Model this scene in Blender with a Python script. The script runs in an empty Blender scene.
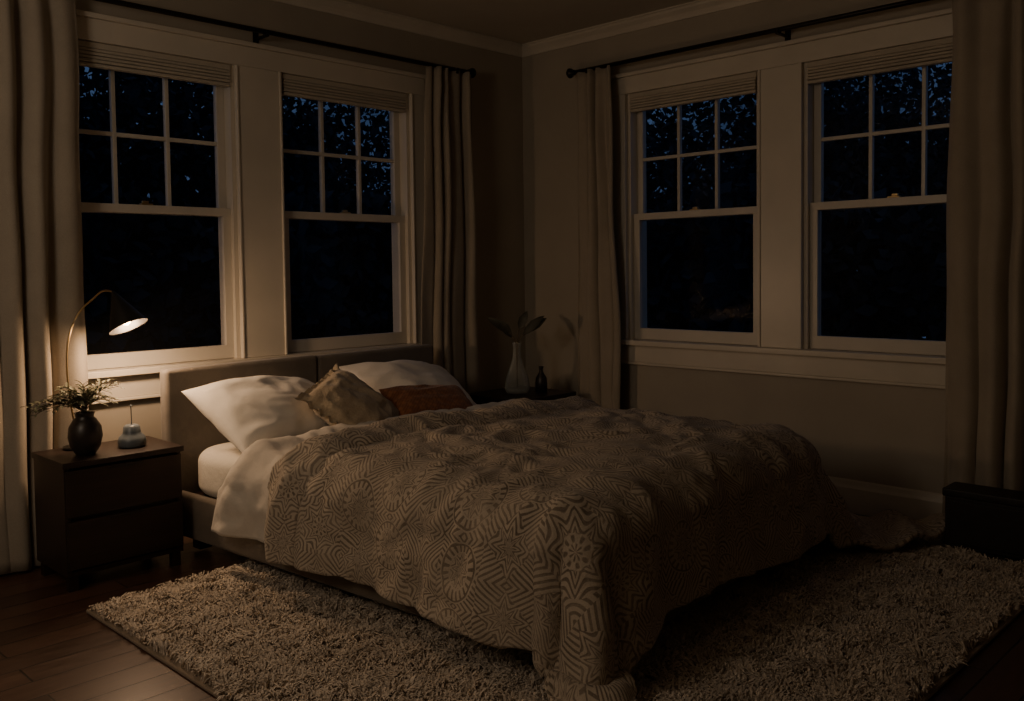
import bpy, math, random
import numpy as np
from mathutils import Vector, Matrix, noise, Euler
random.seed(7); rng=np.random.default_rng(7)
scn=bpy.context.scene
COL=scn.collection

# ---------------------------------------------------------------- materials
class NT:
    def __init__(s,name):
        s.m=bpy.data.materials.new(name); s.m.use_nodes=True
        s.t=s.m.node_tree; s.n=s.t.nodes; s.b=s.n['Principled BSDF']
    def node(s,typ,**k):
        n=s.n.new(typ)
        for a,v in k.items(): setattr(n,a,v)
        return n
    def link(s,a,b): s.t.links.new(a,b)
    def put(s,sock,v):
        if hasattr(v,'links'): s.link(v,sock)
        else: sock.default_value=v
    def math(s,op,a,b=None,c=None):
        n=s.node('ShaderNodeMath',operation=op)
        s.put(n.inputs[0],a)
        if b is not None: s.put(n.inputs[1],b)
        if c is not None: s.put(n.inputs[2],c)
        return n.outputs[0]
    def noise(s,scale,detail=4,vec=None,rough=.55,out='Fac'):
        n=s.node('ShaderNodeTexNoise'); n.inputs['Scale'].default_value=scale
        n.inputs['Detail'].default_value=detail; n.inputs['Roughness'].default_value=rough
        if vec is None: vec=s.coord()
        s.link(vec,n.inputs['Vector']); return n.outputs[out]
    def coord(s,w='Object'):
        if not hasattr(s,'tc'): s.tc=s.node('ShaderNodeTexCoord')
        return s.tc.outputs[w]
    def mapping(s,vec,scale=(1,1,1),rot=(0,0,0)):
        n=s.node('ShaderNodeMapping'); s.link(vec,n.inputs['Vector'])
        n.inputs['Scale'].default_value=scale; n.inputs['Rotation'].default_value=rot
        return n.outputs[0]
    def ramp(s,fac,stops):
        n=s.node('ShaderNodeValToRGB'); e=n.color_ramp.elements
        while len(e)<len(stops): e.new(.5)
        for i,(p,c) in enumerate(stops): e[i].position=p; e[i].color=(*c,1)
        s.link(fac,n.inputs[0]); return n.outputs[0]
    def mix(s,fac,a,b,bt='MIX'):
        n=s.node('ShaderNodeMix',data_type='RGBA',blend_type=bt)
        s.put(n.inputs[0],fac)
        for i,v in ((6,a),(7,b)):
            if isinstance(v,tuple): v=(*v,1)
            s.put(n.inputs[i],v)
        return n.outputs[2]
    def bump(s,h,strength=.3,dist=.01,prev=None):
        n=s.node('ShaderNodeBump'); n.inputs['Strength'].default_value=strength
        n.inputs['Distance'].default_value=dist; s.link(h,n.inputs['Height'])
        if prev: s.link(prev,n.inputs['Normal'])
        return n.outputs[0]
    def out(s,color=None,rough=.6,normal=None,**k):
        if color is not None:
            if isinstance(color,tuple): color=(*color,1)
            s.put(s.b.inputs['Base Color'],color)
        s.put(s.b.inputs['Roughness'],rough)
        if normal is not None: s.link(normal,s.b.inputs['Normal'])
        for a,v in k.items(): s.put(s.b.inputs[a.replace('_',' ')],v)
        return s.m
def lerpc(c,f): return tuple(min(1,x*f) for x in c)
def basic(name,c,rough=.6,var=.15,scale=8,bs=30,bstr=.15,bdist=.004,**k):
    t=NT(name); f=t.noise(scale)
    col=t.ramp(f,[(.3,lerpc(c,1-var)),(.7,lerpc(c,1+var))])
    return t.out(col,rough,t.bump(t.noise(bs,3),bstr,bdist),**k)
def fabric(name,c,var=.12,weave=500,rough=.9,wr=.3,wscale=9,**k):
    t=NT(name); f=t.noise(5)
    col=t.ramp(f,[(.3,lerpc(c,1-var)),(.7,lerpc(c,1+var))])
    fine=t.noise(weave,2)
    col=t.mix(.25,col,t.ramp(fine,[(.35,lerpc(c,.6)),(.65,lerpc(c,1.3))]))
    b=t.bump(t.noise(wscale,3),wr,.02)
    b=t.bump(fine,.4,.0015,b)
    return t.out(col,rough,b,Sheen_Weight=.15,**k)
M={}
M['wall']=basic('wall_paint',(.365,.325,.265),.75,.06,2.5,60,.12,.003)
M['ceil']=basic('ceiling_paint',(.50,.46,.39),.85,.05,3,60,.1,.003)
M['trim']=basic('white_trim_paint',(.60,.55,.465),.34,.05,4,25,.08,.002)
M['sash']=basic('sash_paint',(.56,.52,.45),.36,.05,5,25,.06,.002)
M['blind']=fabric('blind_fabric',(.48,.43,.35),.08,400)
M['curtain']=fabric('curtain_linen',(.335,.29,.23),.10,350,wr=.15,wscale=6)
M['rod']=basic('rod_dark_metal',(.02,.016,.013),.4,.1,20,60,.05,.001,Metallic=.7)
M['headboard']=fabric('headboard_fabric',(.165,.143,.12),.15,260)
M['rail']=fabric('bedframe_fabric',(.13,.105,.08),.15,260)
M['sheet']=fabric('white_linen',(.72,.67,.58),.04,600,wr=.3,wscale=11)
M['duvetin']=fabric('duvet_underside',(.58,.53,.46),.06,600,wr=.35,wscale=10)
M['pillow']=fabric('pillow_cotton',(.80,.75,.67),.03,600,wr=.18,wscale=10)
M['black']=basic('black_enamel',(.012,.011,.010),.35,.1,20,50,.04,.001)
M['pot']=basic('dark_glazed_ceramic',(.022,.017,.014),.38,.3,14,40,.2,.003)
M['grey']=basic('grey_blue_ceramic',(.13,.155,.175),.35,.15,14,40,.1,.002)
M['brass']=basic('brass',(.55,.40,.2),.3,.1,14,40,.05,.001,Metallic=1.0)
M['leaf']=basic('sage_leaf',(.19,.19,.115),.7,.35,14,60,.2,.002)
M['leafd']=basic('dark_dried_leaf',(.035,.034,.02),.6,.35,14,60,.2,.002)
M['stem']=basic('twig',(.10,.07,.04),.8,.2,14,60,.2,.002)
M['tree']=basic('night_foliage',(.020,.031,.038),.9,.5,3,20,.2,.01)
M['bark']=basic('night_bark',(.01,.008,.006),.9,.3,3,20,.4,.02)
M['ground']=basic('night_lawn',(.010,.014,.008),.95,.3,1,20,.4,.02)
def wood(name,c1,c2,rough,sc=(1,14,14)):
    t=NT(name); v=t.mapping(t.coord(),sc)
    f=t.noise(2.2,6,v); f2=t.noise(18,4,v)
    col=t.mix(.35,t.ramp(f,[(.3,c1),(.7,c2)]),t.ramp(f2,[(.35,c1),(.65,c2)]))
    return t.out(col,rough,t.bump(f2,.12,.003))
M['dwood']=wood('espresso_wood',(.011,.006,.004),(.030,.015,.010),.45)
M['dwood2']=wood('black_wood',(.008,.006,.005),(.016,.012,.010),.5)
t=NT('dark_plank_floor')
v=t.coord()
br=t.node('ShaderNodeTexBrick'); t.link(v,br.inputs['Vector'])
br.offset=.37; br.inputs['Scale'].default_value=1.0; br.inputs['Brick Width'].default_value=1.5; br.inputs['Row Height'].default_value=.125
br.inputs['Mortar Size'].default_value=.0035; br.inputs['Mortar Smooth'].default_value=.3; br.inputs['Bias'].default_value=0
br.inputs['Color1'].default_value=(.065,.031,.019,1); br.inputs['Color2'].default_value=(.12,.060,.037,1); br.inputs['Mortar'].default_value=(.008,.004,.003,1)
g=t.noise(6,6,t.mapping(v,(1,16,1)))
col=t.mix(.8,br.outputs['Color'],t.ramp(g,[(.3,(.35,.3,.28)),(.7,(1,1,1))]),'MULTIPLY')
b=t.bump(br.outputs['Fac'],.5,.004); b.node.invert=True
b=t.bump(g,.12,.003,b)
M['floor']=t.out(col,t.math('MULTIPLY_ADD',g,.3,.22),b)
t=NT('shag_wool'); f=t.noise(9,5)
f2=t.noise(70,3)
c=t.mix(.5,t.ramp(f,[(.35,(.48,.405,.325)),(.65,(.72,.63,.52))]),t.ramp(f2,[(.35,(.44,.37,.295)),(.65,(.76,.67,.56))]))
M['rug']=t.out(c,.95,None,Sheen_Weight=.2)
M['rugedge']=fabric('rug_binding',(.22,.17,.12),.15,300)
t=NT('window_glass')
M['glass']=t.out((.02,.02,.02),.02,None,Alpha=.10)
t=NT('clear_glass'); lw=t.node('ShaderNodeLayerWeight'); lw.inputs['Blend'].default_value=.4
M['vglass']=t.out((.55,.57,.53),.04,None,Alpha=t.math('MULTIPLY_ADD',lw.outputs['Facing'],.62,.10))
t=NT('rust_patterned_cotton'); v=t.coord()
vo=t.node('ShaderNodeTexVoronoi'); vo.inputs['Scale'].default_value=42; t.link(v,vo.inputs['Vector'])
wv=t.node('ShaderNodeTexWave'); wv.inputs['Scale'].default_value=26; t.link(t.mapping(v,rot=(0,0,.8)),wv.inputs['Vector'])
c=t.mix(t.math('MULTIPLY',wv.outputs['Fac'],.25),t.ramp(vo.outputs['Distance'],[(.2,(.32,.12,.045)),(.6,(.19,.065,.025))]),(.38,.19,.085))
M['rust']=t.out(c,.9,t.bump(wv.outputs['Fac'],.3,.003),Sheen_Weight=.2)
t=NT('tan_ruffled_fabric'); f=t.noise(10,4); f2=t.noise(120,2)
M['tan']=t.out(t.mix(.3,t.ramp(f,[(.3,(.32,.25,.17)),(.7,(.45,.37,.26))]),t.ramp(f2,[(.3,(.24,.18,.12)),(.7,(.48,.40,.29))])),.9,t.bump(f2,.5,.004,t.bump(t.noise(22,3),.6,.012)),Sheen_Weight=.2)
# bedspread pattern
t=NT('mandala_bedspread')
uv=t.coord('UV')
wn0=t.noise(5,2,uv,out='Color')
va=t.node('ShaderNodeVectorMath',operation='MULTIPLY_ADD'); t.link(wn0,va.inputs[0]); va.inputs[1].default_value=(.012,.012,0); t.link(uv,va.inputs[2])
sp=t.node('ShaderNodeSeparateXYZ'); t.link(va.outputs[0],sp.inputs[0])
S=.18
x=t.math('DIVIDE',sp.outputs[0],S); y=t.math('DIVIDE',sp.outputs[1],S)
cy=t.math('FLOOR',y); x=t.math('ADD',x,t.math('MULTIPLY',cy,.5))
cx=t.math('FLOOR',x); fx=t.math('SUBTRACT',t.math('FRACT',x),.5); fy=t.math('SUBTRACT',t.math('FRACT',y),.5)
cmb=t.node('ShaderNodeCombineXYZ'); t.link(cx,cmb.inputs[0]); t.link(cy,cmb.inputs[1])
wn=t.node('ShaderNodeTexWhiteNoise',noise_dimensions='2D'); t.link(cmb.outputs[0],wn.inputs['Vector']); h=wn.outputs['Value']
r=t.math('SQRT',t.math('ADD',t.math('MULTIPLY',fx,fx),t.math('MULTIPLY',fy,fy)))
an=t.math('ARCTAN2',fy,fx)
ax=t.math('ABSOLUTE',fx); ay=t.math('ABSOLUTE',fy)
rings=t.math('SINE',t.math('MULTIPLY',r,80.0))
petal=t.math('SINE',t.math('ADD',t.math('MULTIPLY',r,62.0),t.math('MULTIPLY',t.math('ABSOLUTE',t.math('SINE',t.math('MULTIPLY',an,4.0))),9.0)))
spokes=t.math('MULTIPLY',t.math('SINE',t.math('MULTIPLY',an,8.0)),t.math('SINE',t.math('MULTIPLY',r,38.0)))
spoke2=t.math('SINE',t.math('MULTIPLY',an,20.0))
diam=t.math('SINE',t.math('MULTIPLY',t.math('ADD',ax,ay),66.0))
fan=t.math('SINE',t.math('MULTIPLY',t.math('SQRT',t.math('ADD',t.math('MULTIPLY',t.math('SUBTRACT',ax,.5),t.math('SUBTRACT',ax,.5)),t.math('MULTIPLY',t.math('SUBTRACT',ay,.5),t.math('SUBTRACT',ay,.5)))),70.0))
strp=t.math('SINE',t.math('MULTIPLY',t.math('SUBTRACT',ax,t.math('MULTIPLY',ay,.6)),74.0))
def sel(cond,a,b):
    return t.math('ADD',t.math('MULTIPLY',cond,a),t.math('MULTIPLY',t.math('SUBTRACT',1.0,cond),b))
band=sel(t.math('GREATER_THAN',t.math('ABSOLUTE',t.math('SUBTRACT',r,.35)),.05),rings,spoke2)
inA=sel(t.math('LESS_THAN',r,.27),petal,band)
inB=sel(t.math('LESS_THAN',r,.18),spokes,petal)
disc=sel(t.math('GREATER_THAN',h,.65),inA,inB)
outp=sel(t.math('GREATER_THAN',h,.65),strp,fan)
wh=sel(t.math('LESS_THAN',r,.45),disc,outp)
wh=sel(t.math('LESS_THAN',h,.45),sel(t.math('LESS_THAN',t.math('ADD',ax,ay),.42),petal,sel(t.math('LESS_THAN',h,.2),diam,strp)),wh)
mr=t.node('ShaderNodeMapRange',interpolation_type='SMOOTHSTEP'); t.link(wh,mr.inputs[0]); mr.inputs[1].default_value=-.1; mr.inputs[2].default_value=.6
fade=t.math('MULTIPLY_ADD',t.noise(9,4,uv),1.3,.12)
pat=t.math('MULTIPLY',mr.outputs[0],fade)
fine=t.noise(260,2)
col=t.mix(pat,t.ramp(t.noise(3),[(.3,(.40,.335,.26)),(.7,(.50,.425,.335))]),(.09,.067,.047))
col=t.mix(.2,col,t.ramp(fine,[(.3,(.13,.10,.07)),(.7,(.54,.46,.37))]))
b=t.bump(mr.outputs[0],.45,.004); b.node.invert=True
b=t.bump(t.noise(14,3),.4,.02,b); b=t.bump(fine,.4,.002,b)
M['spread']=t.out(col,.93,b,Sheen_Weight=.1)
t=NT('warm_bulb'); M['bulb']=t.out((1,.8,.5),.4,None,Emission_Color=(1,.66,.34,1),Emission_Strength=8.0)

# ---------------------------------------------------------------- mesh helpers
def mesh(name,V,Fc,mat=None,smooth=False,parent=None,uv=None):
    me=bpy.data.meshes.new(name); me.from_pydata([tuple(v) for v in V],[],Fc); me.update()
    if uv is not None:
        l=me.uv_layers.new(name='UVMap'); idx=np.empty(len(me.loops),dtype=np.int32); me.loops.foreach_get('vertex_index',idx)
        l.data.foreach_set('uv',np.asarray(uv,dtype=np.float32)[idx].ravel())
    if smooth: me.shade_smooth()
    if mat: me.materials.append(mat)
    o=bpy.data.objects.new(name,me); COL.objects.link(o)
    if parent: o.parent=parent
    return o
def empty(name,loc=(0,0,0)):
    o=bpy.data.objects.new(name,None); o.location=loc; o.empty_display_size=.1; COL.objects.link(o); return o
BF=[(0,3,2,1),(4,5,6,7),(0,1,5,4),(1,2,6,5),(2,3,7,6),(3,0,4,7)]
def boxv(a,b):
    x0,y0,z0=[min(p,q) for p,q in zip(a,b)]; x1,y1,z1=[max(p,q) for p,q in zip(a,b)]
    return [(x0,y0,z0),(x1,y0,z0),(x1,y1,z0),(x0,y1,z0),(x0,y0,z1),(x1,y0,z1),(x1,y1,z1),(x0,y1,z1)]
def boxes(name,L,mat,parent=None,bevel=0,seg=2):
    V=[];Fc=[]
    for a,b in L:
        n=len(V); V+=boxv(a,b); Fc+=[tuple(i+n for i in f) for f in BF]
    o=mesh(name,V,Fc,mat,False,parent)
    if bevel:
        m=o.modifiers.new('bevel','BEVEL'); m.width=bevel; m.segments=seg; m.limit_method='ANGLE'
        o.data.shade_smooth(); w=o.modifiers.new('wn','WEIGHTED_NORMAL'); w.keep_sharp=True
    return o
def lathe(name,prof,mat,parent=None,n=32,loc=(0,0,0),cap=True,sc=1.0):
    V=[];Fc=[]
    for r,z in prof:
        for i in range(n):
            a=2*math.pi*i/n; V.append((loc[0]+sc*r*math.cos(a),loc[1]+sc*r*math.sin(a),loc[2]+sc*z))
    for j in range(len(prof)-1):
        for i in range(n):
            k=(i+1)%n; Fc.append((j*n+i,j*n+k,(j+1)*n+k,(j+1)*n+i))
    if cap: Fc.append(tuple(range(n))[::-1]); Fc.append(tuple((len(prof)-1)*n+i for i in range(n)))
    return mesh(name,V,Fc,mat,True,parent)
def tube(name,pts,rad,mat,parent=None,n=10):
    V=[];Fc=[];pts=[Vector(p) for p in pts]
    for j,p in enumerate(pts):
        d=(pts[min(j+1,len(pts)-1)]-pts[max(j-1,0)]).normalized()
        ref=Vector((0,0,1)) if abs(d.z)<.9 else Vector((1,0,0))
        u=d.cross(ref).normalized(); w=d.cross(u)
        r=rad[j] if isinstance(rad,(list,tuple)) else rad
        for i in range(n):
            a=2*math.pi*i/n; V.append(p+u*r*math.cos(a)+w*r*math.sin(a))
    for j in range(len(pts)-1):
        for i in range(n):
            k=(i+1)%n; Fc.append((j*n+i,j*n+k,(j+1)*n+k,(j+1)*n+i))
    Fc.append(tuple(range(n))[::-1]); Fc.append(tuple((len(pts)-1)*n+i for i in range(n)))
    return mesh(name,V,Fc,mat,True,parent)
def bez(p0,p1,p2,p3,n=16):
    p0,p1,p2,p3=map(Vector,(p0,p1,p2,p3)); o=[]
    for i in range(n+1):
        t=i/n; o.append(p0*(1-t)**3+p1*3*t*(1-t)**2+p2*3*t*t*(1-t)+p3*t**3)
    return o
def grid(name,nu,nv,fn,mat,parent=None,uvfn=None,thick=0,off=-1):
    V=[];U=[]
    for j in range(nv+1):
        for i in range(nu+1):
            V.append(fn(i/nu,j/nv)); 
            if uvfn: U.append(uvfn(i/nu,j/nv))
    w=nu+1
    Fc=[(j*w+i,j*w+i+1,(j+1)*w+i+1,(j+1)*w+i) for j in range(nv) for i in range(nu)]
    o=mesh(name,V,Fc,mat,True,parent,U if uvfn else None)
    if thick:
        m=o.modifiers.new('thick','SOLIDIFY'); m.thickness=thick; m.offset=off
    return o

# ---------------------------------------------------------------- room shell
H=2.75; XF,YF=-5.6,-5.6; T=.16
def WB(a,d,z): return (-a,d,z)     # back wall: a = distance from corner, d = outward
def WR(a,d,z): return (d,-a,z)
ZB,ZT=.82,2.31
OB=[(.99,1.87),(2.13,3.03)]; OR=[(.88,1.77),(2.02,2.92)]
def wallmesh(name,W,ops,length):
    L=[]; prev=-T if W is WB else 0
    for a0,a1 in ops:
        L.append((W(prev,0,0),W(a0,T,H))); L.append((W(a0,0,0),W(a1,T,ZB-.02))); L.append((W(a0,0,ZT),W(a1,T,H))); prev=a1
    L.append((W(prev,0,0),W(length,T,H)))
    return boxes(name,L,M['wall'])
wallmesh('wall_back',WB,OB,5.6); wallmesh('wall_right',WR,OR,5.6)
boxes('wall_left',[((XF-T,YF-T,0),(XF,T,H))],M['wall'])
boxes('wall_front',[((XF,YF-T,0),(T,YF,H))],M['wall'])
boxes('floor',[((XF-T,YF-T,-.1),(T,T,0))],M['floor'])
boxes('ceiling',[((XF-T,YF-T,H),(T,T,H+.1))],M['ceil'])
def profile(name,W,prof,a0,a1,mat):
    V=[];n=len(prof)
    for a in (a0,a1):
        for d,z in prof: V.append(W(a,d,z))
    Fc=[tuple(range(n)),tuple(range(2*n-1,n-1,-1))]+[(i,(i+1)%n,n+(i+1)%n,n+i) for i in range(n)]
    o=mesh(name,V,Fc,mat); 
    import bmesh
    bm=bmesh.new(); bm.from_mesh(o.data); bmesh.ops.recalc_face_normals(bm,faces=bm.faces); bm.to_mesh(o.data); bm.free()
    return o
crown=[(0,H-.07),(-.010,H-.07),(-.014,H-.058),(-.024,H-.042),(-.044,H-.022),(-.05,H-.010),(-.06,H-.008),(-.06,H),(0,H)]
base=[(0,0),(-.022,0),(-.022,.125),(-.016,.14),(-.012,.158),(0,.165)]
profile('trim_1',WB,crown,0,5.6,M['trim']); profile('trim_2',WR,crown,0,5.6,M['trim'])
profile('baseboard_back',WB,base,0,5.6,M['trim']); profile('baseboard_right',WR,base,0,5.6,M['trim'])
def casing(name,W,ops):
    (a0,a1),(b0,b1)=ops; e0=a0-.11; e1=b1+.11
    L=[(W(e0,-.022,ZB),W(a0,0,ZT)),(W(a1,-.022,ZB),W(b0,0,ZT)),(W(b1,-.022,ZB),W(e1,0,ZT)),
       (W(e0,-.024,ZT),W(e1,0,ZT+.10)),(W(e0-.015,-.045,ZT+.10),W(e1+.015,0,ZT+.122)),
       (W(e0-.03,-.065,ZB-.03),W(e1+.03,.03,ZB)),(W(e0,-.022,ZB-.135),W(e1,0,ZB-.03)),
       (W(e0,-.03,ZB-.15),W(e1,0,ZB-.135)),
       (W(a0-.012,-.030,ZB),W(a0,-.02,ZT)),(W(a1,-.030,ZB),W(a1+.012,-.02,ZT)),(W(b0-.012,-.030,ZB),W(b0,-.02,ZT)),(W(b1,-.030,ZB),W(b1+.012,-.02,ZT))]
    return boxes(name,L,M['trim'],bevel=.003)
casing('trim_3',WB,OB); casing('trim_4',WR,OR)
ZM=1.565
def window(idx,W,a0,a1):
    p=empty('window_%d'%idx)
    j=.02
    boxes('jamb',[(W(a0,0,ZB-.02),W(a0+j,T,ZT)),(W(a1-j,0,ZB-.02),W(a1,T,ZT)),(W(a0+j,0,ZT-j),W(a1-j,T,ZT)),(W(a0+j,.031,ZB-.02),W(a1-j,T+.03,ZB))],M['trim'],p)
    i0=a0+j;i1=a1-j; st=.042
    d0,d1=.028,.062
    boxes('lower_sash',[(W(i0,d0,ZB+.001),W(i0+st,d1,ZM+.02)),(W(i1-st,d0,ZB+.001),W(i1,d1,ZM+.02)),(W(i0+.001,d0-.001,ZB+.002),W(i1-.001,d1-.001,ZB+.07)),(W(i0+.001,d0-.003,ZM-.018),W(i1-.001,d1-.001,ZM+.022))],M['sash'],p,.002)
    boxes('lower_glass',[(W(i0+st-.005,.044,ZB+.06),W(i1-st+.005,.048,ZM-.01))],M['glass'],p)
    e0,e1=.066,.10; zt=ZT-j
    L=[(W(i0,e0,ZM-.02),W(i0+st,e1,zt)),(W(i1-st,e0,ZM-.02),W(i1,e1,zt)),(W(i0+.001,e0+.001,zt-.05),W(i1-.001,e1-.001,zt-.001)),(W(i0+.001,e0+.001,ZM-.019),W(i1-.001,e1-.001,ZM+.022))]
    g0=i0+st;g1=i1-st; 
    for k in (1,2):
        c=g0+(g1-g0)*k/3; L.append((W(c-.010,e0+.002,ZM),W(c+.010,e1-.004,zt)))
    zc=1.915; L.append((W(g0,e0+.003,zc-.010),W(g1,e1-.005,zc+.010)))
    boxes('upper_sash',L,M['sash'],p,.003)
    boxes('upper_glass',[(W(g0-.005,.082,ZM+.01),W(g1+.005,.086,zt-.04))],M['glass'],p)
    m=(a0+a1)/2
    boxes('sash_lock',[(W(m-.03,.032,ZM+.022),W(m+.03,.058,ZM+.03)),(W(m-.008,.03,ZM+.03),W(m+.022,.05,ZM+.042))],M['brass'],p,.002)
    L=[(W(i0,-.012,ZT-.03),W(i1,.026,ZT-.002))]
    for q in range(4):
        z=ZT-.03-.016*q; dd=.003*(q%2)
        L.append((W(i0+.004,-.014-dd,z-.0145),W(i1-.004,.022,z-.001)))
    L.append((W(i0+.004,-.012,ZT-.112),W(i1-.004,.022,ZT-.096)))
    boxes('folded_blind',L,M['blind'],p,.004)
window(1,WB,*OB[1]); window(2,WB,*OB[0]); window(3,WR,*OR[0]); window(4,WR,*OR[1])

# ---------------------------------------------------------------- rods & curtains
def rod(W,a0,a1,brs,z=2.48):
    p=empty('curtain_rod'); d=-.105
    tube('pole',[W(a0,d,z),W((a0+a1)/2,d,z),W(a1,d,z)],.0125,M['rod'],p,14)
    for a,s in ((a0,-1),(a1,1)):
        V=Vector(W(a,d,z)); ax=(Vector(W(a+s,d,z))-V)
        pts=[V+ax*q for q in (0,.006,.012,.025,.04,.052,.06)]
        tube('finial',pts,[.016,.017,.014,.028,.032,.022,.002],M['rod'],p,16)
    for a in brs:
        boxes('bracket',[(W(a-.008,-.115,z-.025),W(a+.008,-.0,z-.013)),(W(a-.016,-.006,z-.05),W(a+.016,0,z+.02)),(W(a-.008,-.125,z-.025),W(a+.008,-.118,z+.008)),(W(a-.008,-.092,z-.025),W(a+.008,-.087,z+.0))],M['rod'],p,.002)
rod(WB,.60,3.75,[.70,2.0,3.6]); rod(WR,.55,3.7,[.66,1.93,3.6])
def curtain(W,a0t,a1t,a0b,a1b,nf,amp,seed,dc=-.105,zt=2.475,zb=.012):
    nu=nf*14;nv=44
    rs=random.Random(seed); ph=[rs.uniform(0,6) for _ in range(6)]
    def fn(u,v):
        z=zt+(zb-zt)*v
        e0=a0t+(a0b-a0t)*v; e1=a1t+(a1b-a1t)*v
        uu=u+.03*math.sin(u*9+ph[0]+v*1.6)+.012*math.sin(u*23+ph[1]+v*3)*v
        th=2*math.pi*nf*uu
        A=amp*(.65+.45*math.sin(u*11+ph[2]+v)+.3*v*math.sin(u*5+ph[3]))
        if v<.03: A*=.8
        d=dc+A*math.sin(th)+.3*A*math.sin(2*th+ph[4])*v
        d+=.010*noise.noise(Vector((u*6,v*5,seed)))
        d=min(d,-.034)
        a=e0+(e1-e0)*u+ .012*math.cos(th)*(.4+v)
        a+=.02*noise.noise(Vector((u*3,v*4,seed+9)))
        return W(a,d,z)
    return grid('curtain',nu,nv,fn,M['curtain'],None,None,.003,0)
curtain(WB,2.93,3.72,2.93,3.75,8,.038,1)
curtain(WB,.58,.93,.53,1.04,5,.042,2)
curtain(WR,.55,.84,.54,.92,4,.042,3)
curtain(WR,2.77,3.5,2.74,3.55,7,.042,4)

# ---------------------------------------------------------------- bed
BED=Matrix.Translation((-1.84,-.27,.014))@Matrix.Rotation(math.radians(4),4,'Z')
bed=empty('bed'); bed.matrix_world=BED
boxes('headboard',[((-.84,0,.10),(-.003,.07,.815)),((.003,0,.10),(.84,.07,.81))],M['headboard'],bed,.02,4)
boxes('frame_rails',[((-.82,-.0,.07),(-.77,-2.26,.265)),((.77,0,.07),(.82,-2.26,.265)),((-.82,-2.21,.07),(.82,-2.26,.265))],M['rail'],bed,.015,3)
boxes('slat_deck',[((-.77,0,.18),(.77,-2.21,.24))],M['dwood'],bed)
boxes('legs',[((x-.03,y-.03,.0),(x+.03,y+.03,.08)) for x in (-.72,.72) for y in (-.06,-1.1,-2.15)],M['dwood2'],bed)
def softbox(name,x0,x1,y0,y1,z0,z1,mat,nz=.006,parent=None,e=.06):
    V=[];Fc=[]
    cx,cyy=(x0+x1)/2,(y0+y1)/2; hx,hy=(x1-x0)/2,(y1-y0)/2
    K=8; R=e; pr=[]
    for k in range(K+1):
        a=math.pi/2*k/K; pr.append((R*(1-math.sin(a)),z0+R*(1-math.cos(a))))
    for k in range(K+1):
        a=math.pi/2*k/K; pr.append((R*(1-math.cos(a)),z1-R*(1-math.sin(a))))
    for q in (.15,.3,.45,.6): pr.append((R+q,z1))
    n=160
    for ins,z in pr:
        for i in range(n):
            a=2*math.pi*i/n; c,s=math.cos(a),math.sin(a); p=.16
            X=cx+(hx-ins)*math.copysign(abs(c)**p,c); Y=cyy+(hy-ins)*math.copysign(abs(s)**p,s)
            V.append((X,Y,z+nz*noise.noise(Vector((X*4,Y*4,z*5)))))
    m=len(pr)
    for j in range(m-1):
        for i in range(n):
            k=(i+1)%n; Fc.append((j*n+i,j*n+k,(j+1)*n+k,(j+1)*n+i))
    Fc.append(tuple((m-1)*n+i for i in range(n))); Fc.append(tuple(range(n))[::-1])
    return mesh(name,V,Fc,mat,True,parent)
softbox('mattress',-.775,.775,-2.2,-.005,.242,.455,M['sheet'],.010,bed)

def drape(s,t,a,L,zt,tl=(.16,.42,.22),rr=.09,amp=.030,seed=0.,zf=.06,crown=.03,corner=0.):
    ex=0.; sg=-1 if s<0 else 1
    if abs(s)>a: ex=abs(s)-a
    et=max(t-L,0.); r=math.hypot(ex,et)
    bx=max(-a,min(a,s)); by=min(t,L)
    zc=zt+crown*(1-(bx/a)**2)
    phi=math.atan2(et,ex) if r>0 else 0
    side=tl[0] if sg<0 else tl[1]
    out=0;down=0
    if r>0:
        if ex>0 and et>0: r*=1+corner*math.sin(2*phi)
        c2=math.cos(phi)**2; tilt=side*c2+tl[2]*(1-c2)
        if ex>0 and et>0: tilt+=.06*math.sin(2*phi)
        q=rr*math.pi/2
        if r<q:
            th=r/rr; out=rr*math.sin(th); down=rr*(1-math.cos(th))
        else:
            rem=r-q; out=rr+rem*tilt; down=rr+rem*math.sqrt(1-tilt*tilt)
        pc=Vector((bx*1.0+ math.cos(phi)*sg*.45, by+math.sin(phi)*.45, seed))
        h=min(1,down/.28)
        w=noise.noise(pc*3.1)+.6*noise.noise(pc*7.3+Vector((5,1,2)))
        ang=math.sin(phi*7+1.0)*math.sin(2*phi) if (ex>0 and et>0) else 0
        out+=h*amp*(1.6*w+1.6*ang)
        lim=zc-zf
        if down>lim:
            extra=down-lim; down=lim
            out+=extra*.85
            down-= .022*math.sin(extra*45)
    x=bx+sg*math.cos(phi)*out if ex>0 else bx
    y=by+math.sin(phi)*out if et>0 else by
    return Vector((x,-y,zc-down)), r
def wrinkle(s,t,seed):
    P=Vector((s,t,seed))
    q=P+ .12*Vector((noise.noise(P*2.3),noise.noise(P*2.3+Vector((7,3,1))),0))
    a=1-abs(noise.noise(Vector((q.x*3.2+q.y*1.2,q.y*1.5-q.x*.5,seed))))*2.2
    b=1-abs(noise.noise(Vector((q.x*3.5-q.y*4.5,q.y*2.2+q.x*2.0,seed+4))))*2.2
    e=1-abs(noise.noise(Vector((q.x*8-q.y*3,q.y*7+q.x*2.0,seed+8))))*2.2
    c=noise.noise(q*8)
    d=noise.noise(q*16)
    return .016*max(a,-.3)+.015*max(b,-.3)+.014*max(e,-.2)+.007*c+.006*d
A=.72; L=2.15
sL,sR=-(A+.44),(A+.67); t0,t1=.93,L+.47
def edge(s): return t0+.03*math.sin(s*2.6+.4)+.04*noise.noise(Vector((s*2.5,1,3)))+.06*s
def fs(u,v):
    s=sL+(sR-sL)*u; st=edge(s)
    vv=v**1.1
    return s,st+(t1+.02*math.sin(s*5)-st)*vv
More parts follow.
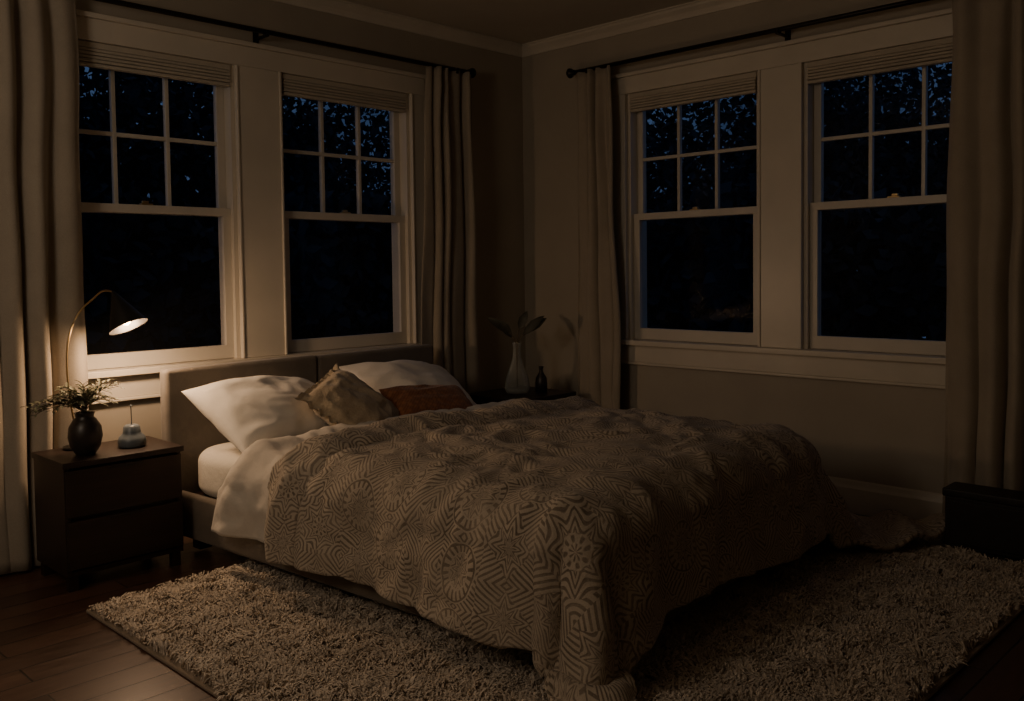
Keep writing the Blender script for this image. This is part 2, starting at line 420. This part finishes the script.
def spread(u,v):
    s,t=fs(u,v)
    s2=s
    if s<-A:
        s2=-A+(s+A)*(1+.06*max(0,(t-1.2)))
    P,r=drape(s2,t,A,L,.52,seed=2.,rr=.14,corner=.34,crown=.02,tl=(.12,.68,.20))
    z=wrinkle(s,t,1.)*(1.0 if r<.2 else .8)
    dt=t-edge(s)
    puff=0
    if dt<.20:
        k=max(0,min(1,dt/.20)); puff=.045*math.sin(math.pi*min(1,k*.84+.16))**.7-.02*(1-k)**3
    n=Vector((0,0,1))
    if r>.1:
        ex=max(abs(s)-A,0)*(1 if s>0 else -1); et=max(t-L,0); n=Vector((ex,-et,.2*max(0,1-r/.3)+.05)).normalized()
    P=P+n*(z+puff)
    if P.z<.045: P.z=.045+.01*noise.noise(P*9)
    return P
o=grid('bedspread',250,220,spread,M['spread'],None,fs,.020,-1)
o.matrix_world=BED
def white(u,v):
    s=-(A+.36)+(2*A+.36+.30)*u; t=.58+.48*v+.05*math.sin(s*2.2+.5)+.05*noise.noise(Vector((s*2,3,1)))*(1-v)+.02*s
    if s<-.4: t-= .05*min(1,(-.4-s)/.8)*(1-v)
    P,r=drape(s,t,A+.015,L,.472,tl=(.10,.2,.2),rr=.09,amp=.022,seed=8.,crown=.015)
    z=wrinkle(s*1.3,t*1.3,6.)*.7+.04*math.exp(-((v-.16)/.16)**2)+.02*v
    n=Vector((0,0,1)) if r<.1 else Vector((-1 if s<0 else 1,0,.2)).normalized()
    P=P+n*z
    if P.z<.06: P.z=.06
    return P
o=grid('folded_duvet',180,56,white,M['duvetin'],None,None,.018,-1); o.matrix_world=BED

# pillows
def cushion(name,w,h,th,mat,loc,rot,seed=0,pinch=.07,pw=2.4,flange=0,wr=1.0,sag=0,roll=0):
    n=48; V=[];Fc=[]
    def pt(u,v,side):
        x=u*w/2*(1-pinch*(1-v*v)*abs(u)**3); y=v*h/2*(1-pinch*(1-u*u)*abs(v)**3)
        uu=min(1,abs(u)/(1-flange)); vv=min(1,abs(v)/(1-flange))
        e=max(0,(1-uu**pw))*max(0,(1-vv**pw))
        z=side*th/2*e**.5
        z+=wr*.012*noise.noise(Vector((u*2,v*2,seed+side)))*min(1,e*3)
        edge=max(abs(u),abs(v))
        k=1-abs(noise.noise(Vector((u*2.5+v*1.5,v*2.5-u*1.0,seed+3*side))))*2
        z+=side*wr*.008*k*min(1,e*4)
        if flange and edge>1-flange*1.2: z+=.012*math.sin((math.atan2(v,u))*30+seed)
        z+=-sag*(x/(w/2))**2
        return (x,y,z)
    idx={}
    for side in (1,-1):
        for j in range(n+1):
            for i in range(n+1):
                b=(i in (0,n) or j in (0,n))
                if side==-1 and b: idx[(side,i,j)]=idx[(1,i,j)]; continue
                u=-1+2*i/n; v=-1+2*j/n
                u=math.sin(u*math.pi/2)*.5+u*.5; v=math.sin(v*math.pi/2)*.5+v*.5
                idx[(side,i,j)]=len(V); V.append(pt(u,v,side))
        for j in range(n):
            for i in range(n):
                q=(idx[(side,i,j)],idx[(side,i+1,j)],idx[(side,i+1,j+1)],idx[(side,i,j+1)])
                Fc.append(q if side==1 else q[::-1])
    o=mesh(name,V,Fc,mat,True)
    o.matrix_world=BED@Matrix.Translation(loc)@Euler([math.radians(a) for a in rot],'XYZ').to_matrix().to_4x4()@Matrix.Rotation(math.radians(roll),4,'Z')
    return o
cushion('pillow',.74,.49,.20,M['pillow'],(-.44,-.28,.605),(29,3,6),1,sag=.02)
cushion('pillow',.78,.49,.18,M['pillow'],(.44,-.24,.60),(32,5,-5),5,sag=.03)
cushion('ruffled_cushion',.44,.44,.14,M['tan'],(-.19,-.51,.61),(40,6,4),9,pinch=.05,flange=.10,wr=1.8,roll=30)
cushion('lumbar_cushion',.50,.26,.13,M['rust'],(.27,-.55,.57),(36,4,-8),13,pinch=.05)

# ---------------------------------------------------------------- rug
RX0,RX1,RY0,RY1=-3.22,-.41,-3.31,-.78
rug=empty('shag_rug')
boxes('backing',[((RX0,RY0,.001),(RX1,RY1,.013))],M['rugedge'],rug,.004)
nt=56000
px=rng.uniform(RX0+.015,RX1-.015,nt); py=rng.uniform(RY0+.015,RY1-.015,nt)
for q in range(2):
    nv_=np.array([noise.noise_vector(Vector((x*24,y*24,q*3.))) for x,y in zip(px,py)])
    px=np.clip(px+nv_[:,0]*.010,RX0+.012,RX1-.012); py=np.clip(py+nv_[:,1]*.010,RY0+.012,RY1-.012)
inv=BED.inverted(); lx=inv[0][0]*px+inv[0][1]*py+inv[0][3]; ly=inv[1][0]*px+inv[1][1]*py+inv[1][3]
keep=~((abs(lx)<.70)&(ly>-2.1)); px=px[keep];py=py[keep]; nt=len(px)
VV=[];nb=4
lean=np.array([noise.noise_vector(Vector((x*11,y*11,0))) for x,y in zip(px,py)])
for b in range(nb):
    ang=rng.uniform(0,2*np.pi,nt); ln=rng.uniform(.020,.040,nt)*(1+.5*lean[:,2]); sp_=rng.uniform(.1,.9,nt)
    dx=np.cos(ang)*sp_+lean[:,0]*1.5; dy=np.sin(ang)*sp_+lean[:,1]*1.5
    wx=-np.sin(ang+.4); wy=np.cos(ang+.4); wd=rng.uniform(.0018,.0034,nt)
    bx=px+rng.normal(0,.004,nt); by=py+rng.normal(0,.004,nt)
    lv=[(0,0,1.),(.35,.55,1.15),(.85,.80,.95),(1.3,.72,.5)]
    arr=np.zeros((nt,8,3))
    for k,(o_,h_,w_) in enumerate(lv):
        cx_=bx+dx*ln*o_*.7; cy_=by+dy*ln*o_*.7; cz=.012+ln*h_
        for m_,sg in ((0,-1),(1,1)):
            arr[:,2*k+m_,0]=cx_+sg*wx*wd*w_; arr[:,2*k+m_,1]=cy_+sg*wy*wd*w_; arr[:,2*k+m_,2]=cz
    VV.append(arr.reshape(-1,3))
V=np.concatenate(VV); nT=nt*nb
base_=np.arange(nT)[:,None]*8
F=np.concatenate([base_+np.array([[0,1,3,2]]),base_+np.array([[2,3,5,4]]),base_+np.array([[4,5,7,6]])])
def npmesh(name,V,F,mat,parent=None,smooth=False):
    me=bpy.data.meshes.new(name); me.vertices.add(len(V)); me.vertices.foreach_set('co',V.astype(np.float32).ravel())
    k=F.shape[1]; me.loops.add(F.size); me.loops.foreach_set('vertex_index',F.astype(np.int32).ravel())
    me.polygons.add(len(F)); me.polygons.foreach_set('loop_start',(np.arange(len(F))*k).astype(np.int32)); me.polygons.foreach_set('loop_total',np.full(len(F),k,dtype=np.int32))
    me.update(calc_edges=True); me.materials.append(mat)
    if smooth: me.shade_smooth()
    o=bpy.data.objects.new(name,me); COL.objects.link(o)
    if parent: o.parent=parent
    return o
npmesh('pile',V,F,M['rug'],rug,True)

# ---------------------------------------------------------------- nightstands
def nightstand(x0,x1,y0,y1,zt):
    p=empty('nightstand'); m=M['dwood']
    boxes('carcass',[((x0,y0+.012,.06),(x0+.022,y1,zt-.022)),((x1-.022,y0+.012,.06),(x1,y1,zt-.022)),((x0+.02,y1-.015,.06),(x1-.02,y1-.001,zt-.022)),((x0+.001,y0+.013,.061),(x1-.001,y1-.002,.082)),((x0-.008,y0-.004,zt-.024),(x1+.008,y1,zt))],m,p,.003)
    mid=(.085+zt-.026)/2
    boxes('drawer_fronts',[((x0+.004,y0,.088),(x1-.004,y0+.02,mid-.008)),((x0+.004,y0,mid+.008),(x1-.004,y0+.02,zt-.034))],m,p,.003)
    boxes('drawer_body',[((x0+.03,y0+.02,.09),(x1-.03,y1-.02,zt-.04))],M['dwood2'],p)
    boxes('finger_pull',[(((x0+x1)/2-.07,y0-.004,z-.006),((x0+x1)/2+.07,y0+.004,z+.004)) for z in (mid-.014,zt-.042)],M['dwood2'],p,.001)
    boxes('feet',[((x0+.01,y0+.02,0),(x0+.045,y0+.055,.06)),((x1-.045,y0+.02,0),(x1-.01,y0+.055,.06)),((x0+.01,y1-.05,0),(x0+.045,y1-.015,.06)),((x1-.045,y1-.05,0),(x1-.01,y1-.015,.06))],m,p)
    return p
NZ=.52
nightstand(-3.19,-2.71,-.53,-.175,NZ)
nightstand(-.76,-.26,-.66,-.20,.505)

# ---------------------------------------------------------------- lamp
lamp=empty('table_lamp'); LX,LY=-3.03,-.245
lathe('base',[(.002,.0),(.060,.0),(.064,.004),(.062,.012),(.02,.018),(.008,.024)],M['black'],lamp,40,(LX,LY,NZ))
SH=Vector((-2.83,-.31,1.03)); RM=Euler((math.radians(-22),math.radians(-14),0)).to_matrix()
apex=SH+RM@Vector((0,0,.168))
pts=bez((LX,LY,NZ+.015),(LX-.05,LY,NZ+.30),(LX-.07,LY,1.04),(LX+.06,LY,1.14),22)
pts+=bez((LX+.06,LY,1.14),(LX+.10,LY-.005,1.17),apex+Vector((-.05,0,.025)),apex,8)[1:]
tube('arched_stem',pts,.0042,M['brass'],lamp,12)
def cone(n=48):
    pr=[(.006,.172),(.010,.165),(.084,.0),(.081,.001),(.010,.152)]
    V=[];Fc=[]
    for r,z in pr:
        for i in range(n):
            a=2*math.pi*i/n; V.append((r*math.cos(a),r*math.sin(a),z))
    for j in range(len(pr)-1):
        for i in range(n):
            k=(i+1)%n; Fc.append((j*n+i,(j+1)*n+i,(j+1)*n+k,j*n+k))
    Fc.append(tuple(range(n)))
    return V,Fc
V,Fc=cone(); o=mesh('cone_shade',V,Fc,M['black'],True,lamp); o.location=SH; o.rotation_euler=RM.to_euler()
o.data.set_sharp_from_angle(angle=math.radians(40))
bp=SH+RM@Vector((0,0,.040))
o=lathe('bulb',[(.003,-.03),(.016,-.024),(.023,-.008),(.021,.008),(.012,.026),(.010,.04)],M['bulb'],lamp,24); o.location=bp; o.rotation_euler=RM.to_euler()
ld=bpy.data.lights.new('lamp_light','POINT'); ld.energy=16.5; ld.color=(1,.64,.37); ld.shadow_soft_size=.05
lo=bpy.data.objects.new('lamp_light',ld); COL.objects.link(lo); lo.parent=lamp; lo.location=SH+RM@Vector((0,0,-.012))

# ---------------------------------------------------------------- foliage helper
def leafmesh(name,items,mat,parent):
    V=[];Fc=[]
    for p,d,nn,l,w in items:
        p=Vector(p); d=Vector(d).normalized(); sd=d.cross(Vector(nn)).normalized(); up=sd.cross(d).normalized()
        k=len(V); prof=[(0,.1,0),(.25,.8,.05),(.55,1,.08),(.85,.5,.03),(1,.03,-.05)]
        for q,ww,hh in prof:
            c=p+d*l*q+up*l*hh
            V+= [c-sd*w/2*ww,c+up*w*-.12,c+sd*w/2*ww]
        for q in range(4):
            a=k+q*3; Fc+=[(a,a+1,a+4,a+3),(a+1,a+2,a+5,a+4)]
    return mesh(name,V,Fc,mat,True,parent)
pp=empty('potted_plant'); PX,PY=-3.06,-.40
lathe('vase',[(.028,0),(.034,.003),(.050,.03),(.058,.065),(.054,.10),(.040,.125),(.030,.135),(.033,.148),(.036,.152),(.031,.150),(.026,.135),(.03,.12)],M['pot'],pp,40,(PX,PY,NZ),sc=1.15)
items=[];rs=random.Random(5)
for k in range(38):
    a=rs.uniform(0,2*math.pi); reach=rs.uniform(.05,.16); hgt=rs.uniform(.02,.13)
    if k<8: a=math.pi+rs.uniform(-.5,.5); reach=rs.uniform(.15,.25); hgt=rs.uniform(.0,.07)
    b=Vector((PX,PY,NZ+.165)); e=b+Vector((math.cos(a)*reach,math.sin(a)*reach*.6,hgt))
    if e.y>-.19: e.y=-.19
    cp=bez(b,b+Vector((math.cos(a)*reach*.15,math.sin(a)*reach*.15,.06)),e+Vector((-math.cos(a)*.05,-math.sin(a)*.03,.03)),e,8)
    tube('stem_%d'%k,cp,.0015,M['stem'],pp,5)
    for q in range(2,9):
        for sgn in (-1,1):
            d=(cp[q]-cp[q-1]).normalized(); sdv=d.cross(Vector((0,0,1))).normalized()*sgn
            items.append((cp[q],d*.7+sdv+Vector((0,0,rs.uniform(-.3,.5))),Vector((rs.uniform(-.3,.3),rs.uniform(-.3,.3),1)),rs.uniform(.026,.044),rs.uniform(.008,.014)))
leafmesh('leaves',items,M['leaf'],pp)
df=empty('ceramic_oil_burner'); DX,DY=-2.86,-.38
lathe('body',[(.036,0),(.043,.004),(.045,.02),(.040,.034),(.030,.044),(.028,.050),(.026,.066),(.020,.072),(.012,.074)],M['grey'],df,36,(DX,DY,NZ),sc=1.3)
tube('rod',[(DX,DY,NZ+.09),(DX,DY,NZ+.13),(DX-.001,DY,NZ+.175)],.0022,M['grey'],df,8)
lathe('tip',[(.001,0),(.006,.002),(.006,.005),(.001,.007)],M['grey'],df,16,(DX,DY,NZ+.173))

gv=empty('glass_vase'); GX,GY=-.54,-.44; GZ=.506
outp_=[(.045,0),(.068,.006),(.078,.03),(.070,.09),(.048,.15),(.028,.21),(.022,.27),(.028,.31)]
inn=[(.025,.31),(.019,.27),(.024,.21),(.043,.15),(.065,.09),(.073,.03),(.06,.012),(.01,.010)]
lathe('vessel',outp_+inn,M['vglass'],gv,40,(GX,GY,GZ))
items=[]
RT=Vector((.698,-.716,0))
for k,(lat,h,ln) in enumerate([(-.09,.40,.16),(-.06,.37,.13),(.07,.38,.18),(.12,.40,.15),(.03,.42,.12)]):
    b=Vector((GX,GY,GZ+.03)); m_=Vector((GX,GY,GZ+.29))+RT*lat*.05; e=Vector((GX,GY,GZ+h-.03))+RT*lat*.5
    cp=[b,m_]+bez(m_,m_+Vector((0,0,.04)),e-RT*lat*.2-Vector((0,0,.02)),e,8)[1:]
    tube('stem_%d'%k,cp,.0024,M['stem'],gv,6)
    items.append((e,RT*lat*7+Vector((0,0,.45+.15*(k%2))),Vector((-.7,-.7,.5)),ln,.055))
leafmesh('leaves',items,M['leafd'],gv)
bt=empty('dark_bottle')
lathe('body',[(.03,0),(.036,.004),(.037,.05),(.034,.085),(.018,.11),(.012,.125),(.012,.145),(.015,.148),(.015,.155),(.002,.157)],M['pot'],bt,32,(-.39,-.50,GZ))

# ---------------------------------------------------------------- low bench at right
bn=empty('low_storage_bench')
boxes('body',[((-.37,-3.75,.03),(-.225,-2.86,.25))],M['dwood2'],bn,.004)
boxes('top',[((-.38,-3.76,.25),(-.22,-2.85,.285))],M['dwood2'],bn,.006)
boxes('plinth',[((-.35,-3.73,0),(-.24,-2.88,.03))],M['dwood2'],bn)
boxes('front_panels',[((-.376,-3.73,.05),(-.368,-3.31,.235)),((-.376,-3.29,.05),(-.368,-2.88,.235))],M['dwood2'],bn,.003)

# ---------------------------------------------------------------- outdoors
boxes('ground_lawn',[((-14,.4,-.75),(20,26,-.7)),((.4,-16,-.75),(20,.4,-.7))],M['ground'])
def treemesh(seed):
    g=np.random.default_rng(seed)
    n=8600
    nbk=26; c=g.normal(0,1,(nbk,3)); c/=np.linalg.norm(c,axis=1)[:,None]; c*=g.uniform(.4,1.5,(nbk,1)); c[:,2]*=1.35; 
    which=g.integers(0,nbk,n); P=c[which]+g.normal(0,.36,(n,3)); P[:,2]+=2.6
    d=g.normal(0,1,(n,3)); d/=np.linalg.norm(d,axis=1)[:,None]
    e=np.cross(d,g.normal(0,1,(n,3))); e/=np.linalg.norm(e,axis=1)[:,None]
    l=g.uniform(.035,.075,(n,1)); w=l*.5
    V=np.stack([P-d*l,P+e*w,P+d*l,P-e*w],1).reshape(-1,3)
    return V,np.arange(n*4).reshape(-1,4)
tv=[treemesh(s) for s in (1,2,3)]
tdict={}
def tree(x,y,s,var,rz):
    p=empty('tree',(x,y,-.7)); p.scale=(s,s,s); p.rotation_euler=(0,0,rz)
    if var not in tdict:
        o=npmesh('canopy',tv[var][0],tv[var][1],M['tree'],p); tdict[var]=o.data
    else:
        o=bpy.data.objects.new('canopy',tdict[var]); COL.objects.link(o); o.parent=p
    tube('trunk',[(0,0,0),(.05,0,1),(-.03,.04,2),(0,0,3.2)],[.14,.11,.09,.03],M['bark'],p,10)
rs=random.Random(3)
for x,y,s in [(-3.4,5.8,1.1),(-2.0,6.6,1.2),(-.4,6.2,1.15),(1.4,6.8,1.25),(3.6,7.4,1.3),(-3.6,9.0,1.6),(-.8,10,1.6),
              (6.4,.8,1.05),(7.2,-.8,1.0),(6.2,3.0,1.2),(8.2,2.0,1.3),(7.2,-3.4,.95),(10,.0,1.25),(9.4,-4.8,1.1),(6.4,5.6,1.3)]:
    tree(x,y,s,rs.randrange(3),rs.uniform(0,6))
g=np.random.default_rng(11)
def hedge(x0,x1,y0,y1,n,h):
    P=np.stack([g.uniform(x0,x1,n),g.uniform(y0,y1,n),-.7+h*g.uniform(0,1,n)**.8],1)
    P[:,2]+=.25*np.sin(P[:,0]*2.1+P[:,1]*1.7)*(P[:,2]+.7)/h
    d=g.normal(0,1,(n,3)); d/=np.linalg.norm(d,axis=1)[:,None]
    e=np.cross(d,g.normal(0,1,(n,3))); e/=np.linalg.norm(e,axis=1)[:,None]
    l=g.uniform(.06,.13,(n,1)); w=l*.6
    V=np.stack([P-d*l,P+e*w,P+d*l,P-e*w],1).reshape(-1,3)
    npmesh('hedge',V,np.arange(len(V)).reshape(-1,4),M['tree'])
hedge(-6,3.2,3.0,3.8,26000,2.5); hedge(3.4,4.2,-7,5,30000,2.5)

# ---------------------------------------------------------------- world & lights
w=bpy.data.worlds.new('dusk'); scn.world=w; w.use_nodes=True
nt_=w.node_tree; bg=nt_.nodes['Background']
tc=nt_.nodes.new('ShaderNodeTexCoord'); nz=nt_.nodes.new('ShaderNodeTexNoise'); nz.inputs['Scale'].default_value=3
rp=nt_.nodes.new('ShaderNodeValToRGB'); rp.color_ramp.elements[0].position=.38; rp.color_ramp.elements[0].color=(.016,.032,.072,1); rp.color_ramp.elements[1].position=.68; rp.color_ramp.elements[1].color=(.055,.10,.21,1)
nt_.links.new(tc.outputs['Generated'],nz.inputs['Vector']); nt_.links.new(nz.outputs['Fac'],rp.inputs[0]); nt_.links.new(rp.outputs[0],bg.inputs[0])
bg.inputs[1].default_value=1.0
d=bpy.data.lights.new('fill_light','POINT'); d.energy=34; d.color=(1,.80,.61); d.shadow_soft_size=.35  # added soft warm fill from the left, no visible fixture behind it
o=bpy.data.objects.new('fill_light',d); COL.objects.link(o); o.location=(-5.0,-1.9,2.0)

# ---------------------------------------------------------------- camera
f=908.0
p=math.radians(2.5); yaw=math.radians(44.3)
fwd=Vector((math.cos(yaw)*math.cos(p),math.sin(yaw)*math.cos(p),-math.sin(p)))
right=fwd.cross(Vector((0,0,1))).normalized(); up=right.cross(fwd)
r=math.radians(.72)
R=right*math.cos(r)-up*math.sin(r); U=up*math.cos(r)+right*math.sin(r)
cy_=269+f*math.tan(p)
cam=bpy.data.cameras.new('camera'); co=bpy.data.objects.new('camera',cam); COL.objects.link(co)
Mx=Matrix((R,U,-fwd)).transposed().to_4x4(); Mx.translation=Vector((-4.485,-4.253,1.26)); co.matrix_world=Mx
cam.sensor_fit='HORIZONTAL'; cam.sensor_width=36; cam.lens=f*36/1024
cam.shift_y=-(350.5-cy_)/1024
cam.clip_start=.05
scn.camera=co
